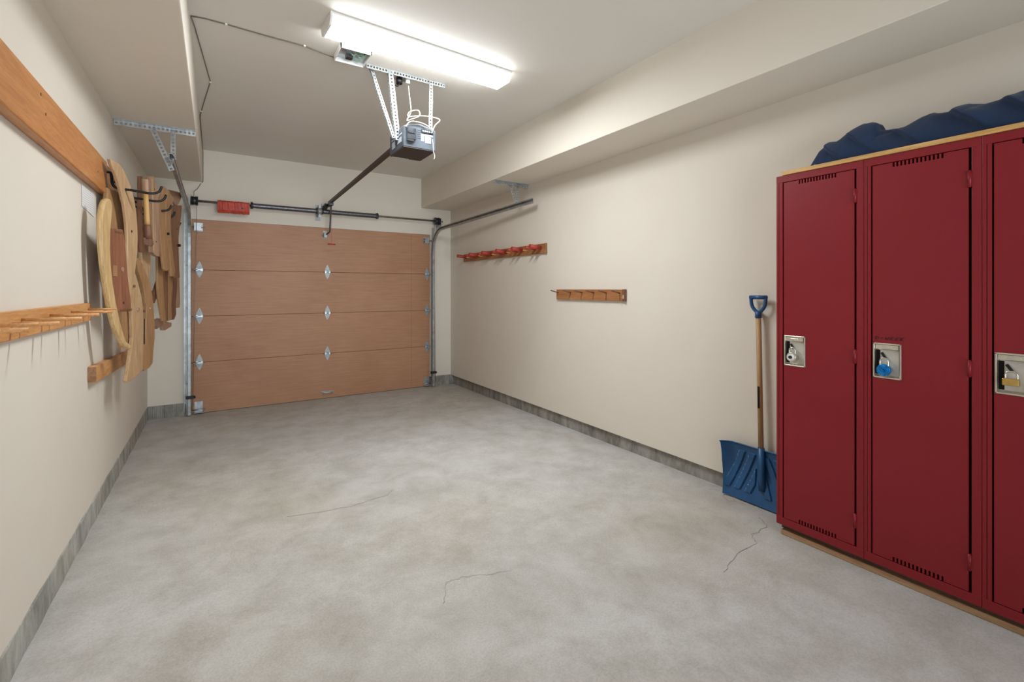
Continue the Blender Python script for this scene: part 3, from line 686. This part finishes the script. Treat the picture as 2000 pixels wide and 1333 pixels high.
patch(p, 'end_strip', 'plank', -.008, .140, 1.219, 1.230, M_walnut, .002)
p = piece('plank_behind', 'plank', 'short tan plank in shade between the bent bow and the wide curved slat', 'plank', M_tan, .02, .003, top=1.95)
p = piece('big_slat', 'curved_slat_board', 'wide pale curved slat crossing in front of the first black hook', 'slat', M_beech, .018, .004)
dot(p, 'hole', 'big_slat', .0567, 1.714, .009, M_hole, .001)
p = piece('long_leg', 'tapered_board', 'pale tapered wooden leg hanging lowest, ending in a slanted point', 'wooden leg', M_beech, .022, .004, stand=(-.05, 1.37, tuple(PN*.016)))
dot(p, 'bolt', 'long_leg', .0246, 1.216, .012, M_nickel, .008)
K = (-.4695, 3.86)
t = thing('slotted_board', 'tan wooden piece with a long open slot behind the bent bow', 'board', (-.4695, 3.86, 1.1), GW)
m = MB()
for s0, s1, z0, z1 in ((-.098, -.006, .98, 1.45), (.044, .085, .98, 1.45), (-.006, .044, .98, 1.046), (-.006, .044, 1.192, 1.45)):
    m.prism([on(K, s0, z0), on(K, s1, z0), on(K, s1, z1), on(K, s0, z1)], -PN*.02)
m.build('body', M_tan, t, bevel=.002)
pp = on(K, -.085, 1.42); m = MB(); m.cyl(pp, pp+PN*.050, .008, 8); m.build('spacer_dowel', M_walnut, t)
p = piece('curved_leg', 'curved_board', 'tan S-curved wooden leg just right of the pointed tapered leg', 'wooden leg', M_tan, .022, .004, stand=(-.05, 1.2, tuple(PN*.010)))
dot(p, 'bolt', 'curved_leg', .0514, 1.214, .011, M_nickel, .008)
patch(p, 'slot', 'curved_leg', -.046, -.030, .969, 1.144, M_hole, .001)
p = piece('pale_slat', 'short_board', 'pale short slat seen below the turned handle', 'slat', M_beech, .02, .003, top=1.95)
p = piece('side_backing', 'narrow_board', 'narrow brown board directly behind the turned handle', 'board', M_walnut, .014, .002)
p = piece('side_rail', 'grooved_rail', 'pinkish grey rail with a pale front edge right of the turned handle', 'rail', M_grey_wood, .028, .004)
m = MB(); m.prism([on('side_rail', -.078, 2.13), on('side_rail', -.055, 2.13), on('side_rail', -.029, 1.624), on('side_rail', -.048, 1.624)], PN*.003); m.build('pale_edge', M_beech, p)
dot(p, 'hole', 'side_rail', -.0185, 2.065, .006, M_hole, .001); dot(p, 'hole', 'side_rail', .0086, 1.693, .006, M_hole, .001)
# turned handle with wrapped ends
t = thing('turned_handle', 'round yellow wooden handle with brown wrapped ends hung upright', 'handle', (-.394, 3.95, 1.85), GW)
HY = 3.95
def stick(m, prof, n=18): m.tube([(-.399+.0455*(2.08-z), HY, z+(z-1.35)*.029) for r, z in prof], [r for r, z in prof], n)
m = MB(); stick(m, [(.0145, 1.985), (.016, 1.9), (.016, 1.8), (.015, 1.76)]); m.build('grip', newmat('yellow_wood', '#bd9358', .45)[0], t)
m = MB(); stick(m, [(.021, 2.065), (.0225, 2.06), (.0215, 2.02), (.0225, 2.0), (.020, 1.975)]); m.build('upper_wrap', M_grey_wood, t)
m = MB(); stick(m, [(.019, 1.77), (.022, 1.75), (.0225, 1.71), (.024, 1.675)])
m.prism([(-.404, HY-.022, 1.695), (-.355, HY-.022, 1.685), (-.352, HY-.022, 1.657), (-.364, HY-.022, 1.637), (-.399, HY-.022, 1.65)], (0, .044, 0)); m.build('lower_wrap', M_walnut, t)
m = MB(); m.tube([(-.398, HY+.018, 2.03), (-.399, 3.97, 2.0), (-.398, 3.98, 1.966)], .003, 6); m.build('hanging_loop', M_blackm, t)
p = piece('round_slat', 'rounded_slat', 'tan slat with a rounded lower end right of the grooved rail', 'slat', M_tan, .018, .004)
dot(p, 'peg', 'round_slat', .056, 1.787, .010, M_blackm, .012)
p = piece('fan_slat', 'rounded_slat', 'narrow brown slat with rounded end behind the tan rounded slat', 'slat', M_tan, .018, .004)
p = piece('dark_fan', 'dark_slat', 'dark brown wide slat nearest the garage door track', 'slat', M_walnut2, .018, .004)
dot(p, 'peg', 'dark_fan', .0336, 1.732, .012, M_blackm, .02); dot(p, 'hole', 'dark_fan', .0139, 1.874, .007, M_hole, .001)
p = piece('end_board', 'notched_board', 'weathered board with notched end topping the rightmost slats', 'board', M_grey_wood, .018, .003)
for k, lab, mt in (('bundle_a', 'leftmost long brown slat of the lower bundle', M_tan), ('bundle_b', 'second slat from left in the lower bundle', M_walnut2),
                   ('bundle_c', 'third slat from left in the lower bundle', M_tan), ('bundle_d', 'rightmost slat of the lower bundle, next to the track', M_walnut)):
    piece(k, 'long_slat', lab, 'slat', mt, .018, .004, top=1.95)
piece('strut', 'diagonal_strut', 'short diagonal brown strut below the grooved rail', 'strut', M_walnut, .02, .002, top=1.42, stand=(0, 1.33, None))
piece('far_post', 'end_post', 'pale end post peeking out right of the lower bundle', 'post', M_grey_wood, .02, .002, top=1.9)
p = piece('low_knob', 'knobbed_board', 'small knobbed board end at the foot of the lower bundle', 'board', M_grey_wood, .022, .003, stand=(0, 1.09, None))

# printed note
m = MB(); N = 6
m.prism([(XL+.0015, 3.26, 1.90), (XL+.0015, 3.55, 1.905), (XL+.0015, 3.55, 1.765), (XL+.0015, 3.26, 1.785)], (.001, 0, 0))
tag(m.build('paper_note', M_paper), 'white paper note taped under the orange-brown board', 'note')

# ski-style peg rail on the left wall
pr = thing('peg_rail', 'pine peg rail with long thin pegs on the left wall', 'peg rail', (XL, 2.6, 1.23))
m = MB(); m.box(XL+.001, -.568, 1.5, 3.36, 1.180, 1.276); m.build('backboard', M_rail_wood, pr, bevel=.003)
def pegs(bases, x0, x1, z, mats, r, rise=0):
    for y in bases:
        m = MB(); m.cyl((x0, y, z), (x1, y, z+rise), r, 10); m.build('peg', mats, pr_cur)
pr_cur = pr
pegs([1.58, 1.88, 2.19, 2.51, 2.84, 3.17], -.569, -.452, 1.232, M_rail_wood, .0075)
pegs([1.67, 1.97, 2.28, 2.61, 2.94, 3.28], -.569, -.452, 1.243, M_rail_wood, .0055)

# lower wall cleat
t = thing('wall_cleat', 'short low brown cleat under the hanging slats', 'cleat', (XL, 4.1, .86))
m = MB(); m.prism([(XL+.001, 3.40, .925), (XL+.001, 3.40, .835), (XL+.001, 4.9, .775), (XL+.001, 4.9, .865)], (.034, 0, 0)); m.build('board', M_rail_wood, t, bevel=.003)
m = MB(); m.box(XL+.001, XL+.036, 3.395, 3.40, .84, .92); m.build('end_grain', M_board_dk, t)

# ------------------------------------------------------------------ right wall racks
rk = thing('peg_rack', 'long wooden rack with red-painted pegs on the right wall', 'peg rack', (XR, 4.7, 1.76))
m = MB(); m.box(2.812, XR-.001, 3.785, 5.62, 1.716, 1.815); m.build('backboard', M_rackR, rk, bevel=.003)
m = MB(); m.box(2.808, XR-.001, 3.779, 3.786, 1.712, 1.818); m.build('end_cap', M_board_dk, rk)
pr_cur = rk
pegs([3.86, 4.20, 4.53, 4.86, 5.19, 5.52], 2.813, 2.675, 1.774, M_redpeg, .021, .012)
pegs([3.95, 4.29, 4.62, 4.95, 5.28], 2.813, 2.68, 1.766, M_redpeg, .015, .014)
pegs([4.08, 4.41, 4.74, 5.07, 5.40], 2.813, 2.74, 1.755, M_rail_wood, .005, .008)
rk = thing('coat_rack', 'short oak rack with six thin pegs in mid right wall', 'coat rack', (XR, 3.15, 1.30))
m = MB(); m.box(2.812, XR-.001, 2.718, 3.60, 1.252, 1.347); m.build('backboard', M_rackR, rk, bevel=.002)
m = MB(); m.box(2.806, XR-.001, 2.700, 2.722, 1.250, 1.349)
m.build('end_cap', M_walnut, rk, bevel=.002)
m = MB(); m.box(2.8045, 2.8062, 2.706, 2.716, 1.272, 1.302); m.build('end_slot', M_plate, rk)
pr_cur = rk
pegs([2.756, 2.911, 3.067, 3.223, 3.382, 3.571], 2.813, 2.72, 1.316, M_walnut, .0055, .022)

# ------------------------------------------------------------------ lockers
LX = 2.56; LZ0, LZ1 = .087, 1.957
M_inner = M_dark
def locker(y0, label, first=False):
    y1 = y0-.398 if not first else y0-.403
    t = thing('locker', label, 'locker', (LX+.13, (y0+y1)/2, LZ0))
    off = 0 if not first else .005
    dy0, dy1 = y0-.034-off, y0-.359-off
    m = MB()
    g = .0006
    m.box(LX, LX+.268, y0-g-.016, y0-g, LZ0, LZ1)                                   # left stile and side
    m.box(LX, LX+.018, y0-.028-off, y0-.012, LZ0+.002, LZ1-.002)
    m.box(LX, LX+.268, y1+g, y1+g+.012, LZ0, LZ1)
    m.box(LX, LX+.018, y1+.010, dy1-.009, LZ0+.002, LZ1-.002)
    m.box(LX-.0008, LX+.268, y1+g, y0-g, LZ1-.012, LZ1); m.box(LX-.0008, LX+.018, y1+g, y0-g, LZ1-.036, LZ1-.010)   # top rail
    m.box(LX-.0008, LX+.268, y1+g, y0-g, LZ0, LZ0+.012); m.box(LX-.0008, LX+.018, y1+g, y0-g, LZ0+.010, LZ0+.040)   # bottom rail
    m.build('carcass', M_locker, t, bevel=.0015)
    m = MB(); m.box(LX+.03, LX+.034, y1+.014, y0-.018, LZ0+.02, LZ1-.02); m.build('inner_panel', M_dark, t)
    # door leaf with comb vents cut into its top and bottom edges and a hole for the lock pocket
    za, zb = LZ0+.043, LZ1-.039
    hz0, hz1 = .949, 1.101; hy0, hy1 = dy0-.006, dy0-.103
    def comb(yc0, yc1, n, zedge, depth):
        out = []; st = (yc1-yc0)/n
        for k in range(n):
            a = yc0+st*(k+.24); b = yc0+st*(k+.76)
            out += [(a, zedge), (a, zedge+depth), (b, zedge+depth), (b, zedge)]
        return out
    m = MB(); X0 = LX+.001; D = .018
    yc0, yc1 = dy0-.072, dy0-.252
    P = [(dy0, hz1), (dy0, zb)]+comb(yc0, yc1, 13, zb, -.020)+[(dy1, zb), (dy1, hz1)]
    m.prism([(X0, a, b) for a, b in P], (D, 0, 0))
    P = [(dy0, hz0), (dy0, za)]+comb(yc0, yc1, 13, za, .020)+[(dy1, za), (dy1, hz0)]
    m.prism([(X0, a, b) for a, b in P], (D, 0, 0))
    m.box(X0, X0+D, hy0, dy0, hz0, hz1); m.box(X0, X0+D, dy1, hy1, hz0, hz1)
    d = m.build('door', M_locker, t)
    for zc_ in (1.794, 1.03, .25):
        m = MB(); m.cyl((LX-.001, dy1-.003, zc_-.034), (LX-.001, dy1-.003, zc_+.034), .0055, 10)
        m.box(LX-.0015, LX+.004, dy1-.012, dy1-.001, zc_-.03, zc_+.03); m.build('hinge', M_locker, d)
    # recessed lock pocket
    py0, py1 = dy0-.002, dy0-.108; pz0, pz1 = .945, 1.105; fw = .007
    m = MB(); xf = LX-.0035
    m.box(xf, LX+.003, py0-fw, py0, pz0, pz1); m.box(xf, LX+.003, py1, py1+fw, pz0, pz1)
    m.box(xf, LX+.003, py1, py0, pz0, pz0+fw); m.box(xf, LX+.003, py1, py0, pz1-fw, pz1)
    fr = m.build('pocket_frame', M_nickel, d, bevel=.002)
    m = MB(); dp = .026                                                             # five-sided recess
    m.box(LX+.002, LX+dp, hy0-.001, hy0, hz0, hz1); m.box(LX+.002, LX+dp, hy1, hy1+.001, hz0, hz1)
    m.box(LX+.002, LX+dp, hy1, hy0, hz0, hz0+.001); m.box(LX+.002, LX+dp, hy1, hy0, hz1-.001, hz1)
    m.box(LX+dp, LX+dp+.002, hy1, hy0, hz0, hz1); m.build('recess', M_nickel, fr)
    m = MB(); m.box(LX+dp-.003, LX+dp-.0005, hy0-.018, hy0-.002, hz0+.01, hz1-.03); m.build('latch_gap', M_dark, fr)
    m = MB(); m.box(LX+.012, LX+.016, hy1+.008, hy0-.020, hz0+.010, hz1-.026); m.build('latch_plate', M_plate, fr, bevel=.001)
    m = MB(); m.box(LX+.001, LX+.012, hy1+.006, hy0-.006, hz1-.024, hz1-.004); m.box(LX-.002, LX+.002, hy1+.03, hy0-.03, hz1-.018, hz1-.010); m.build('lift_grip', M_nickel, fr, bevel=.001)
    m = MB(); m.bar((LX+.008, hy0-.026, hz1-.040), (LX+.004, hy0-.043, hz1-.066), .010, .006, (1, 0, 0)); m.build('hasp', M_blackm, fr, bevel=.002)
    return t, hy0-.040, hz1-.064
l1, ya, za_ = locker(1.353, 'maroon locker nearest the snow shovel with a silver dial padlock', True)
l2, yb_, zb_ = locker(.95, 'maroon middle locker with a blue padlock and marker writing')
l3, yc_, zc_l = locker(.552, 'maroon locker cut off by the right picture edge, brass padlock')
# handwriting on the middle locker: D-WEEK
def letters(word, y0, z0, h, wd):
    G = {'D': [[(0,0),(0,1),(.6,.8),(.7,.4),(.5,.05),(0,0)]], '-': [[(0,.45),(.6,.5)]], 'W': [[(0,.9),(.15,0),(.4,.5),(.6,0),(.85,.95)]],
         'E': [[(.7,1),(.1,.9),(0,0),(.65,.05)], [(.05,.5),(.5,.5)]], 'K': [[(.05,1),(0,0)], [(.7,1),(.05,.4),(.75,0)]]}
    m = MB(); y = y0
    for ch in word:
        for st in G[ch]:
            m.tube([(LX+.0006, y-a*wd*.8-b*h*.25, z0+b*h) for a, b in st], .0016, 5)
        y -= wd
    return m
m = letters('D-WEEK', .905, 1.121, .013, .0185); m.build('handwriting', M_ink, l2, label='black marker writing')
# padlocks
def shackle(m, x, y, z, r, wi, top):
    m.tube(smooth_path([(x, y+wi, z), (x, y+wi, z+top*.55), (x, y+wi*.7, z+top*.88), (x, y, z+top), (x, y-wi*.7, z+top*.88), (x, y-wi, z+top*.55), (x, y-wi, z)], 4), r, 8)
px = LX-.004
t = thing('padlock', 'silver combination padlock on the left maroon locker', 'padlock', (px, ya, .98))
m = MB(); m.cyl((px+.006, ya, .994), (px-.014, ya, .994), .0245, 28); m.build('lock_body', M_nickel, t, bevel=.002)
m = MB(); m.cyl((px-.014, ya, .994), (px-.018, ya, .994), .017, 24); m.build('dial', M_white, t)
m = MB(); m.cyl((px-.018, ya, .994), (px-.026, ya, .994), .0085, 16); m.build('dial_knob', M_black, t, bevel=.001)
m = MB(); shackle(m, px-.002, ya, 1.01, .0035, .014, .033); m.build('shackle', M_nickel, t)
t = thing('padlock', 'metallic blue dial padlock on the middle maroon locker', 'padlock', (px, yb_, .98))
m = MB(); m.cyl((px+.006, yb_, .984), (px-.014, yb_, .984), .0265, 28); m.build('lock_body', M_bluelock, t, bevel=.003)
m = MB(); m.cyl((px-.014, yb_, .984), (px-.018, yb_, .984), .018, 24)
for k in range(7): a = k*2*math.pi/7; m.cyl((px-.018, yb_+.012*math.cos(a), .984+.012*math.sin(a)), (px-.0205, yb_+.012*math.cos(a), .984+.012*math.sin(a)), .0032, 8)
m.build('dial', M_bluelock, t)
m = MB(); m.cyl((px-.018, yb_, .984), (px-.026, yb_, .984), .006, 14); m.build('dial_knob', M_bluelock, t, bevel=.001)
m = MB(); shackle(m, px-.002, yb_, 1.0, .0034, .015, .038); m.build('shackle', M_nickel, t)
t = thing('padlock', 'brass padlock with steel shackle on the right-edge maroon locker', 'padlock', (px, yc_, .98))
m = MB(); m.box(px-.012, px+.006, yc_-.024, yc_+.022, .982, 1.009); m.build('lock_body', M_brass, t, bevel=.003)
m = MB(); shackle(m, px-.003, yc_-.002, 1.008, .003, .016, .028); m.build('shackle', M_nickel, t)

# timber base under the lockers
m = MB(); m.prism([(2.578, 1.338, fz(1.338)+.001), (2.586, .15, fz(.15)+.001), (2.82, .15, fz(.15)+.001), (2.82, 1.338, fz(1.338)+.001)], (0, 0, .026))
tag(m.build('base_timber', M_lumber, bevel=.002), 'pale timber board lying on the floor under the lockers', 'timber')
m = MB(); m.prism([(2.60, 1.345, fz(1.34)+.0275), (2.60, .15, fz(.15)+.0275), (2.82, .15, fz(.15)+.0275), (2.82, 1.345, fz(1.34)+.0275)], (0, 0, .0225))
tag(m.build('shim_board', M_lumber_dk), 'dark board sandwiched between pale timber and lockers', 'board')
# plywood lid
m = MB(); m.box(2.552, 2.825, .14, 1.32, LZ1+.001, LZ1+.021)
lid = tag(m.build('plywood_top', M_ply_top, bevel=.0015), 'yellow plywood sheet lying on top of the maroon lockers', 'plywood')
TZ = LZ1+.0215
# dark strip lying on it
m = MB(); m.bar((2.60, 1.275, TZ+.004), (2.62, 1.13, TZ+.004), .03, .006)
st_ = m.build('metal_strip', M_black, bevel=.001); tag(st_, 'thin black strip lying at the left end of the plywood', 'strip')
m = MB(); m.cyl((2.596, 1.175, TZ+.007), (2.596, 1.175, TZ+.011), .006, 10); m.build('clasp', M_galv_w, st_)

# navy cloth
SIL = [(1.205, 2.04), (1.198, 2.074), (1.16, 2.094), (1.137, 2.108), (1.103, 2.104), (1.07, 2.130), (1.037, 2.149), (.992, 2.162), (.955, 2.156), (.935, 2.146), (.925, 2.108), (.88, 2.101),
       (.828, 2.100), (.79, 2.118), (.766, 2.128), (.73, 2.133), (.70, 2.122), (.68, 2.121), (.65, 2.132), (.615, 2.135), (.59, 2.126), (.57, 2.121), (.52, 2.119), (.455, 2.132), (.38, 2.14), (.3, 2.13), (.18, 2.05)]
def silz(y):
    for (a, za), (b, zb) in zip(SIL, SIL[1:]):
        if b <= y <= a:
            t = (a-y)/(a-b); return za+(zb-za)*t
    return SIL[0][1] if y > SIL[0][0] else SIL[-1][1]
from mathutils import noise as mn
CREASE = [(1.04, .16, .045), (.90, .14, .035), (.74, .20, .040), (.52, .22, .050), (.36, .22, .045)]
m = MB(); NY, NX = 210, 60
rows = []
for i in range(NY+1):
    y = 1.212-(1.212-.17)*i/NY
    h = silz(min(1.205, max(.18, y)))-TZ
    endf = min(1, (1.212-y)/.03)**.5 if y > 1.182 else 1
    row = []
    for j in range(NX+1):
        u = j/NX                                        # 0 front edge .. 1 back edge
        x = 2.592+.220*u
        f = math.sin(min(1, u*2.3)*math.pi/2)**.8*(1 if u < .6 else math.cos((u-.6)/.4*math.pi/2)**.7 if u < 1 else 0)
        # diagonal drapes: folds run from front-bottom to back-top
        ph = (y*1.0+u*.30)
        fold = 1-abs(math.sin(ph*19+1.3*mn.noise(Vector((y*4, u*2, 1)))))
        fold2 = 1-abs(math.sin((y-u*.22)*31+2*mn.noise(Vector((y*6, u*3, 4)))))
        n1 = mn.noise(Vector((y*9, u*3.5, 2.2)))
        amp = math.sin(min(1, u*1.6)*math.pi)*.9+.1
        dz = (-.007*fold**2-.003*fold2**2+.006*n1)*amp if u < .62 else .004*n1
        cc = y-1.15*h*f*.9                              # creases run down towards the camera
        bow = .022*mn.noise(Vector((y*7, 3, u*2)))*(1-u)
        for c0, wd_, am in CREASE:
            tt = (c0-cc)/wd_
            if 0 <= tt < 1: bow -= am*(1-tt)**1.4*max(0, 1-(u/.42)**2)
            elif -.10 < tt < 0: bow -= am*(1+tt/.10)*max(0, 1-(u/.42)**2)
        z = TZ+.001+max(.0, h*f*endf+dz*(1 if h*f > .02 else 0))
        xx = x+bow*(.3+f)-.0*(1-f)
        row.append(m.bm.verts.new((max(2.545, xx), y+.006*n1, z)))
    rows.append(row)
for i in range(NY):
    for j in range(NX): m.bm.faces.new([rows[i][j], rows[i+1][j], rows[i+1][j+1], rows[i][j+1]])
# bottom skin closes the bundle
bt = [[m.bm.verts.new((v.co.x, v.co.y, TZ+.0005)) for v in (r[0], r[-1])] for r in rows]
for i in range(NY):
    m.bm.faces.new([rows[i][0], bt[i][0], bt[i+1][0], rows[i+1][0]])
    m.bm.faces.new([rows[i][-1], rows[i+1][-1], bt[i+1][1], bt[i][1]])
    m.bm.faces.new([bt[i][0], bt[i][1], bt[i+1][1], bt[i+1][0]])
cl = m.build('folded_cloth', M_navy, smooth=True, sub=1)
tag(cl, 'crumpled navy blue cloth heaped on top of the maroon lockers', 'cloth')

# ------------------------------------------------------------------ snow shovel
sh = thing('snow_shovel', 'blue snow shovel with wooden handle leaning on the wall by the lockers', 'shovel', (2.79, 1.58, fz(1.58)))
SCY, BW = 1.582, .218
def shx(z, s):
    """scoop surface: x position for height z and sideways s in -1..1; concave towards the room"""
    t = (z-.03)/.35
    base = 2.772+.048*math.sin(min(1, max(0, t))*math.pi*.75)-.014*t
    return base-.055*max(0, (abs(s)-.72)/.28)**1.6*(.25+.75*min(1, t*1.6))
m = MB(); NS, NZ = 88, 64; Fv, Bv = [], []
for i in range(NZ+1):
    z = .034+.338*i/NZ; Fr, Br = [], []
    for j in range(NS+1):
        s_ = -1+2*j/NS; y = SCY+BW*s_*(1+.012*i/NZ)
        x = shx(z, s_)
        # raised diagonal ribs fanning from the socket
        a = abs(s_)
        q = (a*1.0+(z-.03)/.35*.62)
        rib = 0
        for c in (.40, .72, 1.02):
            dq = abs(q-c)
            if dq < .10 and .06 < (z-.03) < .30 and .1 < a < .92: rib = max(rib, min(1, (.10-dq)/.016))
        x -= .010*rib
        if i == NZ: x -= .012
        zz = z+(.004 if i == NZ else 0)
        Fr.append(m.bm.verts.new((x, y, zz))); Br.append(m.bm.verts.new((x+.005, y, zz+(.004 if i == NZ else 0))))
    Fv.append(Fr); Bv.append(Br)
for i in range(NZ):
    for j in range(NS):
        m.bm.faces.new([Fv[i][j], Fv[i][j+1], Fv[i+1][j+1], Fv[i+1][j]]); m.bm.faces.new([Bv[i][j], Bv[i+1][j], Bv[i+1][j+1], Bv[i][j+1]])
for j in range(NS):
    m.bm.faces.new([Fv[0][j], Bv[0][j], Bv[0][j+1], Fv[0][j+1]]); m.bm.faces.new([Fv[NZ][j], Fv[NZ][j+1], Bv[NZ][j+1], Bv[NZ][j]])
for i in range(NZ):
    m.bm.faces.new([Fv[i][0], Fv[i+1][0], Bv[i+1][0], Bv[i][0]]); m.bm.faces.new([Fv[i][NS], Bv[i][NS], Bv[i+1][NS], Fv[i+1][NS]])
m.build('blade', M_blue, sh, smooth=False)
hx0, hy0_, hz0_ = 2.785, 1.560, .14; hx1, hy1_, hz1_ = 2.795, 1.585, 1.20
m = MB(); m.tube([(hx0+.012, hy0_, .13), (hx0+.004, hy0_, .2), (hx0+.0, hy0_+.002, .39)], [.022, .021, .019], 14); m.build('socket', M_blue, sh)
m = MB(); m.cyl((hx0, hy0_+.002, .36), (hx1, hy1_, hz1_), .0155, 16); m.build('handle', M_handle, sh)
m = MB(); m.box(hx0-.012, hx0-.005, hy0_-.008, hy0_+.0, .62, .75)
m.bm.free(); m = MB()
gx, gy = 2.795, 1.585
m.tube([(gx, gy, 1.175), (gx, gy, 1.215)], [.019, .018], 14)
m.tube(smooth_path([(gx, gy, 1.205), (gx, gy-.022, 1.222), (gx, gy-.040, 1.25), (gx, gy-.045, 1.285), (gx, gy-.044, 1.302)], 4), .0105, 10)
m.tube(smooth_path([(gx, gy, 1.205), (gx, gy+.022, 1.222), (gx, gy+.040, 1.25), (gx, gy+.045, 1.285), (gx, gy+.044, 1.302)], 4), .0105, 10)
m.cyl((gx, gy-.052, 1.300), (gx, gy+.052, 1.300), .0125, 14)
m.build('grip', M_blue, sh)
m = MB(); m.cyl((hx0-.013, 1.57, .63), (hx0-.0125, 1.572, .76), .006, 6); m.build('printed_mark', M_ink, sh)
